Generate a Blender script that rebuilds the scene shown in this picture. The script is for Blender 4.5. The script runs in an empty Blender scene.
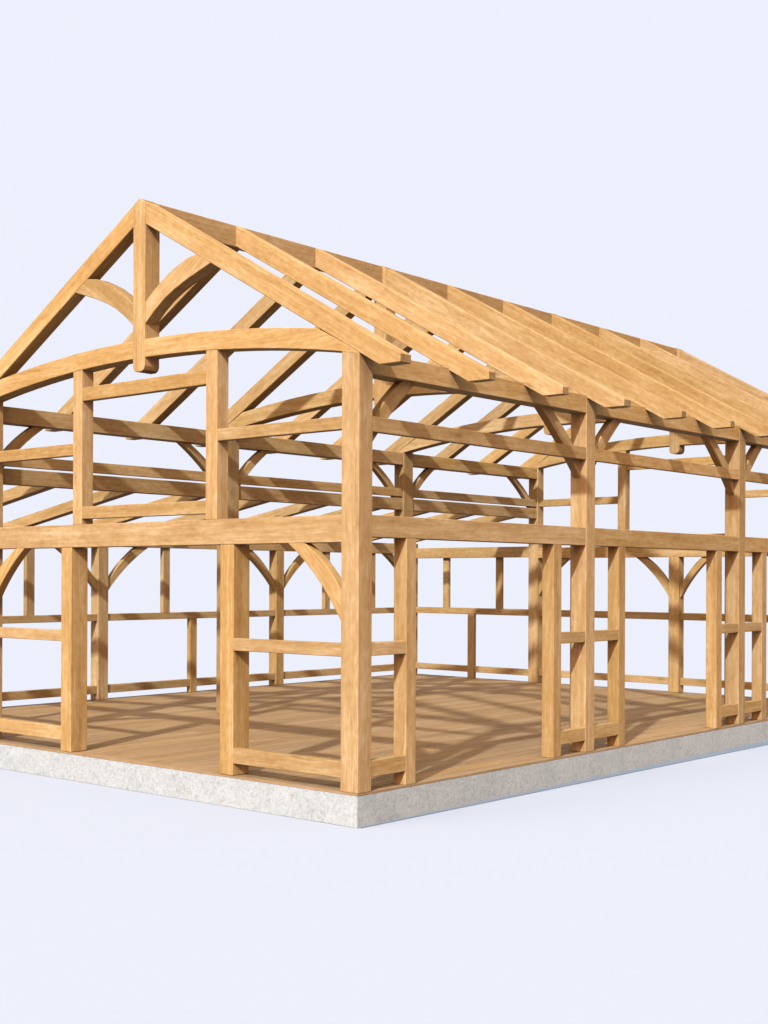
import bpy, bmesh, math, random
from mathutils import Vector, Matrix

random.seed(7)
scene = bpy.context.scene
COL = scene.collection

# ------------------------------------------------------------------ materials
EXPO = 1.75
EX = 2.0 ** EXPO
BG = (0.845, 0.872, 0.974)                     # pale blue white of the backdrop, as displayed
WORLD = tuple(c / EX for c in BG)
# key lamp and two fill lamps added to lift the shade: (name, direction towards the lamp, strength, colour, angular size in degrees)
LAMPS = [
    ('key_light', Vector((0.50, -1.30, 1.0)).normalized(), 4.7, (0.86, 1.0, 1.13), 1.6),
    ('overhead_fill', Vector((0.36, -0.66, 1.0)).normalized(), 3.1, (1.0, 0.94, 0.84), 80),  # added soft fill from above, brightens the shadows on the floor
    ('warm_fill', Vector((0.62, -0.85, 0.12)).normalized(), 1.45, (1.0, 0.40, 0.10), 55),  # added low frontal fill, warms and brightens the shaded timber
]


def new_mat(name):
    m = bpy.data.materials.new(name)
    m.use_nodes = True
    nt = m.node_tree
    b = nt.nodes['Principled BSDF']
    return m, nt, b


def N(nt, kind, **kw):
    n = nt.nodes.new(kind)
    for k, v in kw.items():
        if k in n.inputs:
            n.inputs[k].default_value = v
        else:
            setattr(n, k, v)
    return n


def ramp(nt, stops):
    r = nt.nodes.new('ShaderNodeValToRGB')
    cr = r.color_ramp
    while len(cr.elements) < len(stops):
        cr.elements.new(0.5)
    for e, (p, c) in zip(cr.elements, stops):
        e.position = p
        e.color = (c[0], c[1], c[2], 1)
    return r


def wood_material(name, dark, mid, light, rough=0.62, tint_attr=False, contrast=1.0):
    """planed softwood: streaks along the 'grain' attribute (x runs along the timber)"""
    m, nt, b = new_mat(name)
    L = nt.links.new
    at = N(nt, 'ShaderNodeAttribute', attribute_name='grain')
    # gentle waviness of the grain
    wmap = N(nt, 'ShaderNodeMapping'); wmap.inputs['Scale'].default_value = (0.9, 2.5, 2.5)
    L(at.outputs['Vector'], wmap.inputs['Vector'])
    wn = N(nt, 'ShaderNodeTexNoise', Scale=1.0, Detail=2.0)
    L(wmap.outputs[0], wn.inputs['Vector'])
    wsub = N(nt, 'ShaderNodeVectorMath', operation='SUBTRACT'); wsub.inputs[1].default_value = (.5, .5, .5)
    L(wn.outputs['Color'], wsub.inputs[0])
    wsc = N(nt, 'ShaderNodeVectorMath', operation='MULTIPLY'); wsc.inputs[1].default_value = (0, .10, .10)
    L(wsub.outputs[0], wsc.inputs[0])
    add = N(nt, 'ShaderNodeVectorMath', operation='ADD')
    L(at.outputs['Vector'], add.inputs[0]); L(wsc.outputs[0], add.inputs[1])
    # broad growth bands
    m1 = N(nt, 'ShaderNodeMapping'); m1.inputs['Scale'].default_value = (0.5, 13, 13)
    L(add.outputs[0], m1.inputs['Vector'])
    n1 = N(nt, 'ShaderNodeTexNoise', Scale=1.0, Detail=4.0, Roughness=0.55)
    L(m1.outputs[0], n1.inputs['Vector'])
    # fine fibres
    m2 = N(nt, 'ShaderNodeMapping'); m2.inputs['Scale'].default_value = (2.6, 52, 52)
    L(add.outputs[0], m2.inputs['Vector'])
    n2 = N(nt, 'ShaderNodeTexNoise', Scale=1.0, Detail=5.0, Roughness=0.7)
    L(m2.outputs[0], n2.inputs['Vector'])
    # mottling of the planed face
    n4 = N(nt, 'ShaderNodeTexNoise', Scale=17.0, Detail=2.0)
    m4 = N(nt, 'ShaderNodeMapping'); m4.inputs['Scale'].default_value = (0.55, 1, 1)
    L(at.outputs['Vector'], m4.inputs['Vector']); L(m4.outputs[0], n4.inputs['Vector'])
    # blotches
    m3 = N(nt, 'ShaderNodeMapping'); m3.inputs['Scale'].default_value = (1.1, 4.0, 4.0)
    L(at.outputs['Vector'], m3.inputs['Vector'])
    n3 = N(nt, 'ShaderNodeTexNoise', Scale=1.0, Detail=3.0, Roughness=0.6)
    L(m3.outputs[0], n3.inputs['Vector'])
    a1 = N(nt, 'ShaderNodeMath', operation='MULTIPLY'); a1.inputs[1].default_value = 0.40 * contrast
    a2 = N(nt, 'ShaderNodeMath', operation='MULTIPLY'); a2.inputs[1].default_value = 0.50 * contrast
    a3 = N(nt, 'ShaderNodeMath', operation='MULTIPLY'); a3.inputs[1].default_value = 0.36 * contrast
    L(n1.outputs['Fac'], a1.inputs[0]); L(n2.outputs['Fac'], a2.inputs[0]); L(n3.outputs['Fac'], a3.inputs[0])
    s1 = N(nt, 'ShaderNodeMath', operation='ADD'); L(a1.outputs[0], s1.inputs[0]); L(a2.outputs[0], s1.inputs[1])
    s2 = N(nt, 'ShaderNodeMath', operation='ADD'); L(s1.outputs[0], s2.inputs[0]); L(a3.outputs[0], s2.inputs[1])
    a4 = N(nt, 'ShaderNodeMath', operation='MULTIPLY'); a4.inputs[1].default_value = 0.26 * contrast
    L(n4.outputs['Fac'], a4.inputs[0])
    s4 = N(nt, 'ShaderNodeMath', operation='ADD'); L(s2.outputs[0], s4.inputs[0]); L(a4.outputs[0], s4.inputs[1])
    s3 = N(nt, 'ShaderNodeMath', operation='ADD'); L(s4.outputs[0], s3.inputs[0]); s3.inputs[1].default_value = 0.5 - 0.76 * contrast
    r = ramp(nt, [(0.20, dark), (0.5, mid), (0.80, light)])
    L(s3.outputs[0], r.inputs['Fac'])
    # knots: small dark ovals, few of them
    mk = N(nt, 'ShaderNodeMapping'); mk.inputs['Scale'].default_value = (1.3, 5.0, 5.0)
    L(at.outputs['Vector'], mk.inputs['Vector'])
    vk = N(nt, 'ShaderNodeTexVoronoi', Scale=1.0); L(mk.outputs[0], vk.inputs['Vector'])
    sepk = N(nt, 'ShaderNodeSeparateColor'); L(vk.outputs['Color'], sepk.inputs[0])
    few = N(nt, 'ShaderNodeMath', operation='GREATER_THAN'); few.inputs[1].default_value = 0.72
    L(sepk.outputs[0], few.inputs[0])
    kr = N(nt, 'ShaderNodeMapRange'); kr.inputs[1].default_value = 0.04; kr.inputs[2].default_value = 0.17
    kr.inputs[3].default_value = 0.5; kr.inputs[4].default_value = 0.0
    L(vk.outputs['Distance'], kr.inputs[0])
    km = N(nt, 'ShaderNodeMath', operation='MULTIPLY'); L(few.outputs[0], km.inputs[0]); L(kr.outputs[0], km.inputs[1])
    kmix = N(nt, 'ShaderNodeMix', data_type='RGBA')
    L(km.outputs[0], kmix.inputs[0]); L(r.outputs[0], kmix.inputs[6])
    kmix.inputs[7].default_value = (dark[0] * .62, dark[1] * .5, dark[2] * .42, 1)
    # every timber its own tone
    if tint_attr:
        ta = N(nt, 'ShaderNodeAttribute', attribute_name='tone'); rnd = ta.outputs['Fac']
    else:
        oi = N(nt, 'ShaderNodeObjectInfo'); rnd = oi.outputs['Random']
    vr = N(nt, 'ShaderNodeMapRange'); vr.inputs[3].default_value = 0.83; vr.inputs[4].default_value = 1.08
    L(rnd, vr.inputs[0])
    h7 = N(nt, 'ShaderNodeMath', operation='MULTIPLY'); h7.inputs[1].default_value = 7.31; L(rnd, h7.inputs[0])
    hf = N(nt, 'ShaderNodeMath', operation='FRACT'); L(h7.outputs[0], hf.inputs[0])
    sr = N(nt, 'ShaderNodeMapRange'); sr.inputs[3].default_value = 0.95; sr.inputs[4].default_value = 1.03
    L(hf.outputs[0], sr.inputs[0])
    hs = N(nt, 'ShaderNodeHueSaturation')
    L(vr.outputs[0], hs.inputs['Value']); L(sr.outputs[0], hs.inputs['Saturation']); L(kmix.outputs[2], hs.inputs['Color'])
    eg = N(nt, 'ShaderNodeAttribute', attribute_name='end_grain')
    em = N(nt, 'ShaderNodeMath', operation='MULTIPLY'); em.inputs[1].default_value = 0.75; L(eg.outputs['Fac'], em.inputs[0])
    ex = N(nt, 'ShaderNodeMix', data_type='RGBA', blend_type='MULTIPLY'); L(em.outputs[0], ex.inputs[0]); L(hs.outputs[0], ex.inputs[6])
    ex.inputs[7].default_value = (0.52, 0.54, 0.58, 1)
    L(ex.outputs[2], b.inputs['Base Color'])
    b.inputs['Roughness'].default_value = rough
    b.inputs['Specular IOR Level'].default_value = 0.02
    bp = N(nt, 'ShaderNodeBump', Strength=0.16, Distance=0.004)
    L(s3.outputs[0], bp.inputs['Height']); L(bp.outputs[0], b.inputs['Normal'])
    return m


WOOD = wood_material('planed_timber', (0.082, 0.037, 0.0095), (0.136, 0.076, 0.0280), (0.196, 0.131, 0.069))
DECK = wood_material('deck_boards', (0.072, 0.037, 0.0140), (0.110, 0.062, 0.0265), (0.138, 0.082, 0.040), tint_attr=True, rough=0.55)


def concrete_material():
    m, nt, b = new_mat('rough_concrete')
    L = nt.links.new
    tc = N(nt, 'ShaderNodeTexCoord')
    dn = N(nt, 'ShaderNodeTexNoise', Scale=9.0, Detail=2.0); L(tc.outputs['Object'], dn.inputs['Vector'])
    sub = N(nt, 'ShaderNodeVectorMath', operation='SUBTRACT'); sub.inputs[1].default_value = (.5, .5, .5)
    L(dn.outputs['Color'], sub.inputs[0])
    sc = N(nt, 'ShaderNodeVectorMath', operation='SCALE'); sc.inputs['Scale'].default_value = 0.30
    L(sub.outputs[0], sc.inputs[0])
    ad = N(nt, 'ShaderNodeVectorMath', operation='ADD'); L(tc.outputs['Object'], ad.inputs[0]); L(sc.outputs[0], ad.inputs[1])
    n1 = N(nt, 'ShaderNodeTexNoise', Scale=18.0, Detail=6.0, Roughness=0.6); L(ad.outputs[0], n1.inputs['Vector'])
    n2 = N(nt, 'ShaderNodeTexNoise', Scale=2.2, Detail=3.0); L(tc.outputs['Object'], n2.inputs['Vector'])
    r1 = ramp(nt, [(0.34, (0.098, 0.093, 0.085)), (0.48, (0.125, 0.121, 0.113)), (0.64, (0.141, 0.138, 0.131))])
    L(n1.outputs['Fac'], r1.inputs['Fac'])
    r2 = ramp(nt, [(0.3, (0.93, 0.93, 0.93)), (0.7, (1.05, 1.04, 1.03))]); L(n2.outputs['Fac'], r2.inputs['Fac'])
    mul = N(nt, 'ShaderNodeMix', data_type='RGBA', blend_type='MULTIPLY'); mul.inputs[0].default_value = 1.0
    L(r1.outputs[0], mul.inputs[6]); L(r2.outputs[0], mul.inputs[7])
    # sparse bluish aggregate specks
    vo = N(nt, 'ShaderNodeTexVoronoi', Scale=15.0); L(ad.outputs[0], vo.inputs['Vector'])
    sep = N(nt, 'ShaderNodeSeparateColor'); L(vo.outputs['Color'], sep.inputs[0])
    gt = N(nt, 'ShaderNodeMath', operation='GREATER_THAN'); gt.inputs[1].default_value = 0.80; L(sep.outputs[1], gt.inputs[0])
    mr = N(nt, 'ShaderNodeMapRange'); mr.inputs[1].default_value = 0.10; mr.inputs[2].default_value = 0.32
    mr.inputs[3].default_value = 0.55; mr.inputs[4].default_value = 0.0
    L(vo.outputs['Distance'], mr.inputs[0])
    mm = N(nt, 'ShaderNodeMath', operation='MULTIPLY'); L(gt.outputs[0], mm.inputs[0]); L(mr.outputs[0], mm.inputs[1])
    mx = N(nt, 'ShaderNodeMix', data_type='RGBA'); L(mm.outputs[0], mx.inputs[0]); L(mul.outputs[2], mx.inputs[6])
    mx.inputs[7].default_value = (0.100, 0.103, 0.108, 1)
    L(mx.outputs[2], b.inputs['Base Color'])
    b.inputs['Roughness'].default_value = 0.9
    b.inputs['Specular IOR Level'].default_value = 0.15
    bp = N(nt, 'ShaderNodeBump', Strength=0.5, Distance=0.012)
    L(n1.outputs['Fac'], bp.inputs['Height']); L(bp.outputs[0], b.inputs['Normal'])
    return m


CONC = concrete_material()


def plain(name, col, rough=0.9, spec=0.0):
    m, nt, b = new_mat(name)
    b.inputs['Base Color'].default_value = (*col, 1)
    b.inputs['Roughness'].default_value = rough
    b.inputs['Specular IOR Level'].default_value = spec
    return m


# the seamless studio surface: its paint is as bright in this light as the backdrop
GALB = tuple(WORLD[c] / (WORLD[c] + sum(e * col[c] * d.z for _, d, e, col, _a in LAMPS) / math.pi) for c in range(3))
m_ground, nt, b = new_mat('matt_seamless_paper')
nt.nodes.remove(b)
df = N(nt, 'ShaderNodeBsdfDiffuse'); df.inputs['Color'].default_value = (*GALB, 1)
nt.links.new(df.outputs[0], nt.nodes['Material Output'].inputs['Surface'])

FOOT_SHADE = plain('grey_foot_shade', (0.066, 0.075, 0.088))  # shade colour for the shadow line painted at the slab's foot

# ------------------------------------------------------------------ geometry helpers
W = 7.78                                       # width between the outer faces of the two post rows
MID = -W / 2
AX = -11.70                                    # outer face of the side aisle
P = 0.25                                       # post size
FR = [0.0, 4.93, 9.87, 14.80]                  # front faces of the four frames


def fan(v):
    """the frames open very slightly towards the aisle side"""
    k = 1.0
    if v.y > 0:
        k = 0.982 + 0.0027 * (-v.x)
    return Vector((v.x, v.y * k, v.z))


def finish(name, bm, mat, parent, axis, bevel=0.006, label=None):
    bmesh.ops.recalc_face_normals(bm, faces=bm.faces[:])
    if bevel:
        ed = [e for e in bm.edges if len(e.link_faces) == 2 and e.calc_face_angle(0) > 0.35]
        bmesh.ops.bevel(bm, geom=ed, offset=bevel, segments=1, affect='EDGES', clamp_overlap=True)
    a = Vector(axis).normalized()
    u = a.cross(Vector((0, 0, 1)))
    u = Vector((0, 1, 0)).cross(a) if u.length < 1e-3 else u
    u.normalize()
    w = a.cross(u)
    off = Vector((random.uniform(-40, 40), random.uniform(-40, 40), random.uniform(-40, 40)))
    grain = [Vector((v.co.dot(a), v.co.dot(u), v.co.dot(w))) + off for v in bm.verts]
    for v in bm.verts:
        v.co = fan(v.co)
    lo = Vector([min(v.co[i] for v in bm.verts) for i in range(3)])
    hi = Vector([max(v.co[i] for v in bm.verts) for i in range(3)])
    c = (lo + hi) / 2
    for v in bm.verts:
        v.co -= c
    bm.normal_update()
    ends = [1.0 if abs(f.normal.dot(a)) > 0.8 else 0.0 for f in bm.faces]
    me = bpy.data.meshes.new(name)
    bm.to_mesh(me); bm.free()
    ea = me.attributes.new('end_grain', 'FLOAT', 'FACE')
    for d, g in zip(ea.data, ends):
        d.value = g
    at = me.attributes.new('grain', 'FLOAT_VECTOR', 'POINT')
    for d, g in zip(at.data, grain):
        d.vector = g
    me.materials.append(mat)
    o = bpy.data.objects.new(name, me)
    COL.objects.link(o)
    o.location = c
    if parent:
        o.parent = parent
        pl = parent.location.copy()
        if parent.parent:
            pl += parent.parent.location
        o.location = c - pl
    if label:
        o['label'] = label
    return o


def box_bm(x0, x1, y0, y1, z0, z1):
    bm = bmesh.new()
    vs = [bm.verts.new(p) for p in ((x0, y0, z0), (x1, y0, z0), (x1, y1, z0), (x0, y1, z0),
                                    (x0, y0, z1), (x1, y0, z1), (x1, y1, z1), (x0, y1, z1))]
    for f in ((0, 3, 2, 1), (4, 5, 6, 7), (0, 1, 5, 4), (1, 2, 6, 5), (2, 3, 7, 6), (3, 0, 4, 7)):
        bm.faces.new([vs[i] for i in f])
    return bm


def box(name, parent, x0, x1, y0, y1, z0, z1, axis=None, mat=None, bevel=0.006):
    d = (x1 - x0, y1 - y0, z1 - z0)
    if axis is None:
        i = d.index(max(d)); axis = [(1, 0, 0), (0, 1, 0), (0, 0, 1)][i]
    return finish(name, box_bm(x0, x1, y0, y1, z0, z1), mat or WOOD, parent, axis, bevel)


def prism(name, parent, poly, plane, t0, t1, axis, bevel=0.006):
    """poly of (h, z); plane 'x': h is x and it is extruded along y from t0 to t1; plane 'y' the other way round"""
    bm = bmesh.new()
    mk = (lambda h, z, t: (h, t, z)) if plane == 'x' else (lambda h, z, t: (t, h, z))
    A = [bm.verts.new(mk(h, z, t0)) for h, z in poly]
    B = [bm.verts.new(mk(h, z, t1)) for h, z in poly]
    bm.faces.new(A); bm.faces.new(B[::-1])
    n = len(poly)
    for i in range(n):
        bm.faces.new((A[i], A[(i + 1) % n], B[(i + 1) % n], B[i]))
    return finish(name, bm, WOOD, parent, axis, bevel)


def strip(name, parent, top, bot, plane, t0, t1, axis, bevel=0.006):
    """curved timber between two edge lines of equal length"""
    bm = bmesh.new()
    mk = (lambda h, z, t: (h, t, z)) if plane == 'x' else (lambda h, z, t: (t, h, z))
    rows = [[bm.verts.new(mk(h, z, t0)), bm.verts.new(mk(h, z, t1)), bm.verts.new(mk(g, y, t1)), bm.verts.new(mk(g, y, t0))]
            for (h, z), (g, y) in zip(top, bot)]
    for r, s in zip(rows, rows[1:]):
        for i in range(4):
            bm.faces.new((r[i], r[(i + 1) % 4], s[(i + 1) % 4], s[i]))
    bm.faces.new(rows[0]); bm.faces.new(rows[-1][::-1])
    return finish(name, bm, WOOD, parent, axis, bevel)


def arc(p, q, bulge, n=9):
    """points from p to q bowed sideways by bulge (to the left of p->q)"""
    p, q = Vector(p), Vector(q)
    d = q - p
    nrm = Vector((-d.y, d.x)).normalized()
    return [tuple(p + d * (i / n) + nrm * bulge * (1 - (2 * i / n - 1) ** 2)) for i in range(n + 1)]


def knee(parent, plane, h, s, ztop, t0, t1, out_h, in_h, out_v, in_v, bulge=0.065):
    """curved knee brace in the corner between a post face (h) and the beam above (ztop); s = +1 / -1 side"""
    up = arc((h + s * in_h, ztop), (h, ztop - in_v), 0)
    lo = arc((h + s * out_h, ztop), (h, ztop - out_v), 0)
    d = Vector((h, ztop)) - (Vector(up[0]) + Vector(up[-1])) / 2
    d.normalize()

    def bow(pts, b):
        n = len(pts) - 1
        return [(x + d.x * b * (1 - (2 * i / n - 1) ** 2), z + d.y * b * (1 - (2 * i / n - 1) ** 2)) for i, (x, z) in enumerate(pts)]
    up, lo = bow(up, bulge * 0.8), bow(lo, bulge)
    # tenon ends run a little into the post and the beam
    ax = Vector((s * out_h, out_v))
    axis = (ax.x, 0, ax.y) if plane == 'x' else (0, ax.x, ax.y)
    return strip('knee_brace', parent, up, lo, plane, t0, t1, axis)


def empty(name, loc, parent=None):
    o = bpy.data.objects.new(name, None)
    COL.objects.link(o)
    o.empty_display_size = 0.4
    o.location = loc
    if parent:
        o.parent = parent
        o.location = Vector(loc) - parent.location
    return o


def tag(o, label, cat, group=None, kind=None):
    if label: o['label'] = label
    if cat: o['category'] = cat
    if group: o['group'] = group
    if kind: o['kind'] = kind
    return o


# ------------------------------------------------------------------ the timber frame: one thing, every timber a part
frame = empty('timber_frame', (0, 0, 0))
tag(frame, 'open pale timber barn frame with curved braces and bare rafters on a concrete base', 'timber frame')

SL = 0.557
zb = lambda x: 5.005 - SL * x                   # underside of the right rafters
RD = 0.290                                      # rafter depth measured vertically
mir = lambda x: -W - x
GF = 2.858
GB, GT = 2.92, 3.175                            # girt
PB, PT = 4.79, 5.04                             # eaves plate
RB, RT = 4.13, 4.305                            # upper rail


def rafter_poly(xr, left=False):
    p = [(xr, zb(xr)), (0.30, 4.838), (0.605, 4.838), (0.605, zb(0.605) + RD - 0.02), (xr, zb(xr) + RD)]
    return [(mir(x), z) for x, z in p][::-1] if left else p


def arch_edges(n=24):
    top, bot = [], []
    for i in range(n + 1):
        x = -0.02 - (W - 0.04) * i / n
        d = x - MID
        zr = min(zb(x), zb(mir(x))) - 0.002
        top.append((x, min(5.585 - 0.0217 * d * d, zr)))
        bot.append((x, min(5.345 - 0.0228 * d * d, zr - 0.02)))
    return top, bot


trusses = []
for i, y in enumerate(FR):
    t = empty('truss', (MID, y, 5.0), frame)
    trusses.append(t)
    fake = t
    # principal rafters
    for left in (False, True):
        prism('principal_rafter', t, rafter_poly(-3.765, left), 'x', y, y + 0.20, (1, 0, -SL) if not left else (1, 0, SL), 0.007)
    # king post with rounded pendant end
    x0, x1 = -4.012, -3.768
    c = 0.07
    kp = [(x0 + c, 5.165), (x1 - c, 5.165), (x1 - 0.022, 5.187), (x1, 5.165 + c), (x1, zb(x1) + RD), (MID, zb(MID) + RD),
          (x0, zb(x1) + RD), (x0, 5.165 + c), (x0 + 0.022, 5.187)]
    prism('king_post', t, kp, 'x', y - 0.004, y + 0.252, (0, 0, 1), 0.007)
    # cambered tie beam
    top, bot = arch_edges()
    strip('tie_beam', t, top, bot, 'x', y, y + 0.235, (1, 0, 0), 0.006)
    # curved struts from the king post to the rafters
    up = [(-3.768, 6.075), (-3.62, 6.19), (-3.48, 6.28), (-3.33, 6.37), (-3.18, 6.44), (-2.98, 6.52), (-2.74, 6.555)]
    lo = [(-3.768, 5.79), (-3.58, 5.94), (-3.40, 6.06), (-3.20, 6.16), (-2.98, 6.245), (-2.75, 6.32), (-2.50, 6.40)]
    for left in (False, True):
        f = mir if left else (lambda v: v)
        strip('strut', t, [(f(x), z) for x, z in up], [(f(x), z) for x, z in lo], 'x', y + 0.004, y + 0.20,
              (1, 0, 0.6) if not left else (1, 0, -0.6))

# main posts, right eaves row and left arcade row, tops cut under the principal rafters
for y in FR:
    for left in (False, True):
        pp = [(-0.268, 0), (0, 0), (0, zb(0) + 0.02), (-0.268, zb(-0.268) + 0.02)]
        if left:
            pp = [(mir(x), z) for x, z in pp][::-1]
            if y == 0:
                pp = [(x if x < -7.6 else -7.37, z) for x, z in pp]
        prism('post', frame, pp, 'x', y + 0.003, y + P + (0.055 if left and 0 < y < 14 else 0), (0, 0, 1), 0.008)

# eaves plates, upper rails, right girt, ledger
for y0, y1 in zip(FR, FR[1:]):
    a, b_ = y0 + P, y1 + 0.003
    box('eaves_plate', frame, -0.25, -0.002, a, b_, PB, PT)
    box('eaves_plate', frame, -W + 0.002, -W + 0.25, a, b_, PB, PT)
    box('upper_rail', frame, -0.085, -0.003, a, b_, RB, RT)
    box('girt', frame, -0.22, -0.003, a, b_, GB, GT)
    box('upper_rail', frame, -7.63, -7.545, a, b_, 4.135, RT)
    box('ledger', frame, -7.72, -7.545, a, b_, 3.86, 4.10)
    # studs and short rails of the long wall
    e = 0.05 if y0 > 0 else 0.0
    s0, s1 = (y0 + 0.88 + e, y0 + 1.07 + e), (y1 - 0.83, y1 - 0.63)
    for s in (s0, s1):
        box('stud', frame, -0.195, -0.002, s[0], s[1], 0, GB)
    for (z0, z1) in ((1.555, 1.71), (0.165, 0.355)):
        box('middle_rail' if z0 > 1 else 'sill_rail', frame, -0.11, -0.004, a, s0[0], z0, z1)
        box('middle_rail' if z0 > 1 else 'sill_rail', frame, -0.11, -0.004, s1[1], b_, z0, z1)
    # knee braces up to the plates
    for X0, X1, bl in ((-0.21, -0.09, 0.03), (-7.70, -7.58, 0.065)):
        knee(frame, 'y', a - .004, 1, PB + .01, X0, X1, 0.92, 0.66 if bl < .05 else .70, 0.90, 0.64 if bl < .05 else .68, bl)
        knee(frame, 'y', b_ + .004, -1, PB + .01, X0, X1, 1.06, 0.80 if bl < .05 else .84, 0.93, 0.66 if bl < .05 else .71, bl)

# ------------------------------------------------------------------ gable walls (front and rear)
for y, back in ((0.0, False), (FR[3], True)):
    yo = 0.004
    rail_y = (y + 0.004, y + 0.11) if not back else (y + 0.09, y + 0.19)
    box('girt', frame, -W + P, -P, y + 0.004, y + 0.225, GF if not back else 2.93, GT)
    # upper studs, cut under the cambered tie
    for x0, x1 in ((-5.32, -5.12), (-2.58, -2.37)):
        box('stud', frame, x0, x1, y + 0.006, y + 0.205, GT, 5.40)
    ry = (y + 0.009, y + 0.12) if not back else (y + 0.06, y + 0.17)
    box('window_head', frame, -5.12, -2.58, *ry, 4.88, 5.065)
    box('window_sill', frame, -5.12, -2.58, *ry, 3.25, 3.42)
    box('upper_rail', frame, -2.37, -P, *ry, 4.155, 4.305)
    box('upper_rail', frame, -W + P, -5.32, *ry, 4.14, 4.305)
    if not back:
        for x0, x1 in ((-5.58, -5.345), (-2.30, -2.06)):
            box('stud', frame, x0, x1, y + 0.003, y + 0.292, 0, GF, bevel=0.01)
        for (z0, z1) in ((1.545, 1.70), (0.155, 0.345)):
            nm = 'middle_rail' if z0 > 1 else 'sill_rail'
            box(nm, frame, -2.06, -P, *rail_y, z0, z1)
            box(nm, frame, -W + P, -5.58, *rail_y, z0, z1)
        knee(frame, 'x', -P + .004, -1, GF + .01, y + 0.008, y + 0.14, 0.89, 0.63, 0.96, 0.60, 0.07)
        knee(frame, 'x', -7.374, 1, GF + .01, y + 0.008, y + 0.14, 0.92, 0.70, 0.96, 0.60, 0.07)
    else:
        box('post', frame, -4.02, -3.77, y + 0.003, y + P, 0, GB + .01, bevel=0.008)
        for (z0, z1) in ((1.565, 1.72), (0.155, 0.31)):
            nm = 'middle_rail' if z0 > 1 else 'sill_rail'
            box(nm, frame, -W + P, -4.02, *rail_y, z0, z1)
            box(nm, frame, -3.77, -P, *rail_y, z0, z1)
        by = (y + 0.05, y + 0.17)
        knee(frame, 'x', -4.02, -1, 2.94, *by, 0.86, 0.62, 0.90, 0.62)
        knee(frame, 'x', -3.77, 1, 2.94, *by, 0.76, 0.55, 0.92, 0.68)
        knee(frame, 'x', -W + P, 1, 2.94, *by, 0.90, 0.64, 0.92, 0.64)
        knee(frame, 'x', -P, -1, 2.94, *by, 0.90, 0.64, 0.92, 0.64)

# ------------------------------------------------------------------ roof: ridge and common rafters
SP = 14.80 / 9
for y0, y1 in zip(FR, FR[1:]):
    box('ridge_beam', frame, -3.945, -3.835, y0 + 0.25, y1 - 0.002, 7.13, 7.435)
for k in range(10):
    if k % 3 == 0:
        continue
    y = SP * k + 0.05 + random.uniform(-.012, .012)
    for left in (False, True):
        prism('rafter', frame, rafter_poly(-3.836, left), 'x', y, y + (0.19 if left else 0.15), (1, 0, -SL) if not left else (1, 0, SL), 0.006)

# ------------------------------------------------------------------ side aisle on the left
zta = lambda x: 4.185 + 0.1685 * (x + 7.79)
LP = [0.0, 5.08, 10.0, 14.80]
for y in LP:
    box('post', frame, AX, AX + P, y + 0.003, y + P, 0, 3.06, bevel=0.008)
box('aisle_plate', frame, AX, AX + P, 0.0, FR[3] + P, 3.06, 3.325)
for k in range(10):
    y = SP * k
    xs = -12.10
    xk = -7.785 - (4.185 - 4.085) / 0.1685
    poly = [(xs, zta(xs) - 0.14), (xs + 0.12, zta(xs + .12) - 0.2), (-7.785, zta(-7.785) - 0.2), (-7.785, 4.085), (xk, 4.085), (xs, zta(xs))]
    prism('aisle_rafter', frame, poly, 'x', y + 0.01, y + 0.18, (1, 0, 0.1685), 0.006)
for bay, (y0, y1) in enumerate(zip(LP, LP[1:])):
    a, b_ = y0 + P, y1 + 0.003
    L_ = y1 - y0
    us = [y0 + L_ * 0.34, y0 + L_ * 0.68]
    lw = y0 + L_ * 0.49
    X0, X1 = AX + 0.10, AX + 0.22
    # sill and middle rails butt against the lower stud
    for (z0, z1), nm in (((0.125, 0.285), 'sill_rail'), ((1.57, 1.71), 'middle_rail')):
        if nm == 'sill_rail':
            box(nm, frame, X0, X1, a, lw, z0, z1)
            box(nm, frame, X0, X1, lw + 0.18, b_, z0, z1)
        else:
            box(nm, frame, X0, X1, a, b_, z0, z1)
    box('stud', frame, X0 + 0.005, X1 + 0.004, lw, lw + 0.18, 0, 1.57)
    for u in us:
        box('stud', frame, X0 + 0.01, X1 - 0.004, u, u + 0.18, 1.71, 3.06)
    knee(frame, 'y', a - .004, 1, 3.07, X0, X1, 1.05, 0.74, 0.92, 0.74)
    knee(frame, 'y', b_ + .004, -1, 3.07, X0, X1, 1.05, 0.74, 0.92, 0.74)
# end walls of the aisle
for y, back in ((0.0, False), (FR[3], True)):
    ya, yb = (y + 0.004, y + 0.11) if not back else (y + 0.09, y + 0.19)
    xa, xb = AX + P, -W
    box('girt', frame, xa, xb, y + 0.006, y + 0.22, 2.955, 3.21)
    box('middle_rail', frame, xa, xb, ya, yb, 1.565, 1.72)
    w3 = (xb - xa)
    xl = xa + w3 * 0.5 - 0.07
    box('sill_rail', frame, xa, xl, ya, yb, 0.145, 0.295)
    box('sill_rail', frame, xl + 0.20, xb, ya, yb, 0.145, 0.295)
    box('stud', frame, xl, xl + 0.20, ya - 0.005, yb - 0.006, 0, 1.565)
    for fx in (0.262, 0.716):
        xx = xa + w3 * fx
        box('stud', frame, xx, xx + 0.18, ya + 0.006, yb - 0.006, 1.72, 2.955)

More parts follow.
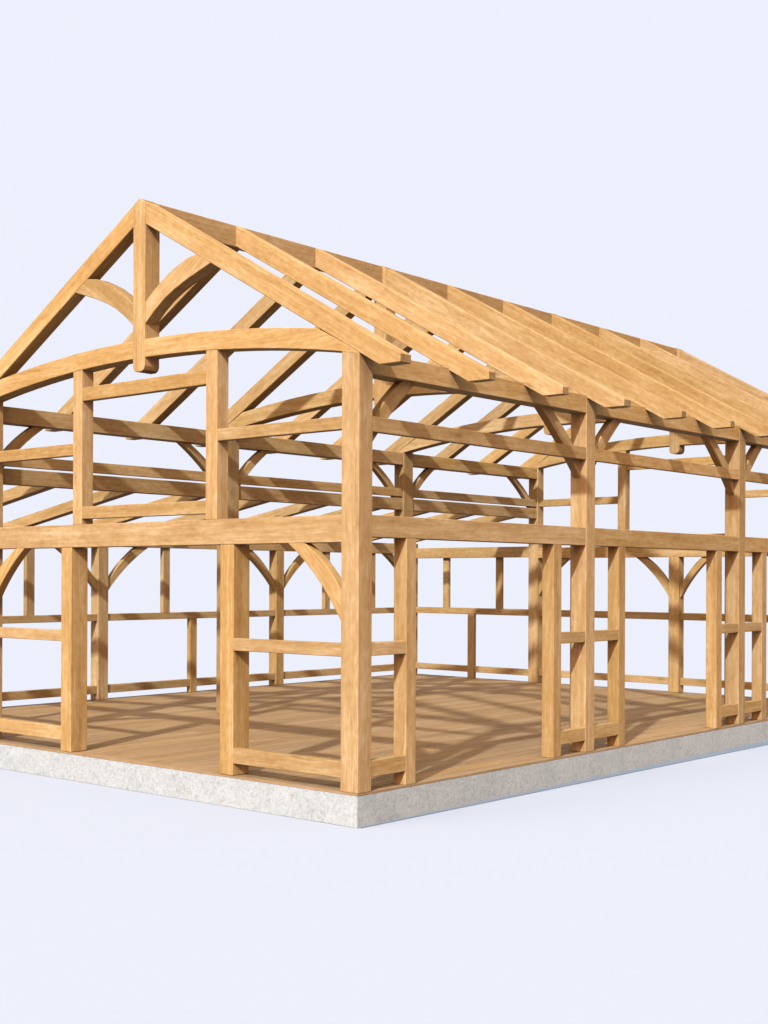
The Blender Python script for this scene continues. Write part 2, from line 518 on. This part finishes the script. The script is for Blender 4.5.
# ------------------------------------------------------------------ plank floor (one thing, boards in its mesh)
bm = bmesh.new()
grain, tones, lo = [], [], -0.024
x = AX + 0.003
rows = []
RIM = 0.13
for (xa, xb), (ya, yb), ax in (((AX + .003, -RIM), (0.0015, RIM - .002), 0), ((-RIM + .002, -.002), (0.0015, FR[3] + P - .002), 1)):
    g, tn = Vector((random.uniform(-50, 50), random.uniform(-50, 50), random.uniform(-50, 50))), 0.55
    n = 24
    for i in range(n):                          # cut in lengths so that the long edge follows the frames
        if ax == 0:
            q0, q1 = (xa + (xb - xa) * i / n, ya), (xa + (xb - xa) * (i + 1) / n, yb)
        else:
            q0, q1 = (xa, ya + (yb - ya) * i / n), (xb, ya + (yb - ya) * (i + 1) / n)
        R = []
        for zz in (lo, 0.0005):
            q = []
            for px, py in ((q0[0], q0[1]), (q1[0], q0[1]), (q1[0], q1[1]), (q0[0], q1[1])):
                q.append(bm.verts.new(fan(Vector((px, py, zz)))))
                grain.append((Vector((px, py, zz)) if ax == 0 else Vector((py, px, zz))) + g); tones.append(tn)
            R.append(q)
        for k in range(4):
            if (ax == 0 and ((k == 1 and i < n - 1) or (k == 3 and i > 0))) or (ax == 1 and ((k == 2 and i < n - 1) or (k == 0 and i > 0))):
                continue
            bm.faces.new((R[0][k], R[0][(k + 1) % 4], R[1][(k + 1) % 4], R[1][k]))
        bm.faces.new(R[1])
while x < -RIM - 0.02:
    w = random.uniform(0.235, 0.275)
    x2 = min(x + w, -RIM)
    if -RIM - x2 < 0.05: x2 = -RIM
    y = RIM
    while y < FR[3] + P - 0.01:
        ln = random.uniform(2.6, 5.2)
        y2 = min(y + ln, FR[3] + P - 0.002)
        if FR[3] + P - y2 < 0.9: y2 = FR[3] + P - 0.002
        z = random.uniform(-0.0025, 0.0)
        g, tn = Vector((random.uniform(-50, 50), random.uniform(-50, 50), random.uniform(-50, 50))), random.random()
        e = 0.0025
        ring = [((x + 0.006, x2 - 0.006), (y + .001, y2 - .001), lo), ((x + 0.006, x2 - 0.006), (y + .001, y2 - .001), z - e),
                ((x + 0.006 + e, x2 - 0.006 - e), (y + .001 + e, y2 - .001 - e), z)]
        R = []
        for (xa, xb), (ya, yb), zz in ring:
            q = []
            for px, py in ((xa, ya), (xb, ya), (xb, yb), (xa, yb)):
                v = bm.verts.new(fan(Vector((px, py, zz)))); q.append(v)
                grain.append(Vector((py, px, zz)) + g); tones.append(tn)
            R.append(q)
        for q, s in zip(R, R[1:]):
            for i in range(4):
                bm.faces.new((q[i], q[(i + 1) % 4], s[(i + 1) % 4], s[i]))
        bm.faces.new(R[-1]); bm.faces.new(R[0][::-1])
        y = y2
    x = x2
me = bpy.data.meshes.new('plank_floor')
bm.to_mesh(me); bm.free()
at = me.attributes.new('grain', 'FLOAT_VECTOR', 'POINT')
for d, g in zip(at.data, grain): d.vector = g
at = me.attributes.new('tone', 'FLOAT', 'POINT')
for d, g in zip(at.data, tones): d.value = g
me.materials.append(DECK)
fl = bpy.data.objects.new('plank_floor', me); COL.objects.link(fl)
tag(fl, 'tan plank floor laid over the concrete base, crossed by shadows of the frame', 'floor')

# ------------------------------------------------------------------ concrete foundation
SB = -0.39
bm = box_bm(AX, 0, 0, FR[3] + P, SB, -0.026)
bmesh.ops.bevel(bm, geom=bm.edges[:], offset=0.006, segments=2, affect='EDGES')
for v in bm.verts: v.co = fan(v.co)
me = bpy.data.meshes.new('concrete_foundation'); bm.to_mesh(me); bm.free()
me.materials.append(CONC)
fo = bpy.data.objects.new('concrete_foundation', me); COL.objects.link(fo)
tag(fo, 'low pale grey concrete foundation with rough mottled sides under the timber frame', 'foundation')
bm = box_bm(0.0, 0.085, 0.03, FR[3] + P - 0.02, SB - 0.001, SB + 0.012)  # shadow line at the slab's foot, painted as a thin grey strip
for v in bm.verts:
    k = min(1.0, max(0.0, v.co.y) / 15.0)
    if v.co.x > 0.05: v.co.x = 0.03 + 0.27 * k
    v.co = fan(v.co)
me = bpy.data.meshes.new('foot_shadow_strip'); bm.to_mesh(me); bm.free()
me.materials.append(FOOT_SHADE)
fs = bpy.data.objects.new('foot_shadow_strip', me); COL.objects.link(fs); fs.parent = fo
fs['label'] = 'thin blue grey painted shadow strip along the foot of the long side'

# ------------------------------------------------------------------ ground
bm = bmesh.new()
G = 90
ye = (FR[3] + P) * 0.982
pts = [(-G, -G), (G, -G), (G, G), (0, G), (0, ye), (AX, (FR[3] + P) * (0.982 + 0.0027 * 11.7)), (AX, 0), (-G, 0)]
vs = [bm.verts.new((x, y, SB)) for x, y in pts]
f = bm.faces.new(vs)
if f.normal.z < 0: f.normal_flip()
bmesh.ops.triangulate(bm, faces=bm.faces[:])
me = bpy.data.meshes.new('ground'); bm.to_mesh(me); bm.free()
me.materials.append(m_ground)
gr = bpy.data.objects.new('ground', me); COL.objects.link(gr)
tag(gr, 'plain pale blue white surface around the foundation', None, kind='structure')

# ------------------------------------------------------------------ light
w = bpy.data.worlds.new('World'); scene.world = w
w.use_nodes = True
bgn = w.node_tree.nodes['Background']
bgn.inputs['Color'].default_value = (*WORLD, 1)
bgn.inputs['Strength'].default_value = 1.0
for name, d, e, col, ang in LAMPS:
    ld = bpy.data.lights.new(name, 'SUN')
    ld.energy, ld.color, ld.angle = e, col, math.radians(ang)
    lo_ = bpy.data.objects.new(name, ld); COL.objects.link(lo_)
    lo_.location = d * 40
    lo_.rotation_euler = (-d).to_track_quat('-Z', 'Y').to_euler()

# ------------------------------------------------------------------ camera
cd = bpy.data.cameras.new('camera'); cam = bpy.data.objects.new('camera', cd); COL.objects.link(cam)
cam.matrix_world = (Matrix.Translation((9.9805, -11.2702, 2.45)) @ Matrix.Rotation(0.705863, 4, 'Z')
                    @ Matrix.Rotation(math.pi / 2, 4, 'X') @ Matrix.Rotation(0.003969, 4, 'Z'))
cd.sensor_width = 36
cd.lens = 1328.77 / 1024 * 36
cd.shift_x = 0.7 / 1024
cd.shift_y = (578.01 - 512) / 1024
cd.clip_end = 500
scene.camera = cam

vs_ = scene.view_settings
vs_.view_transform = 'Standard'; vs_.look = 'None'; vs_.exposure = EXPO; vs_.gamma = 1.0
scene.cycles.max_bounces = 8
scene.cycles.diffuse_bounces = 6
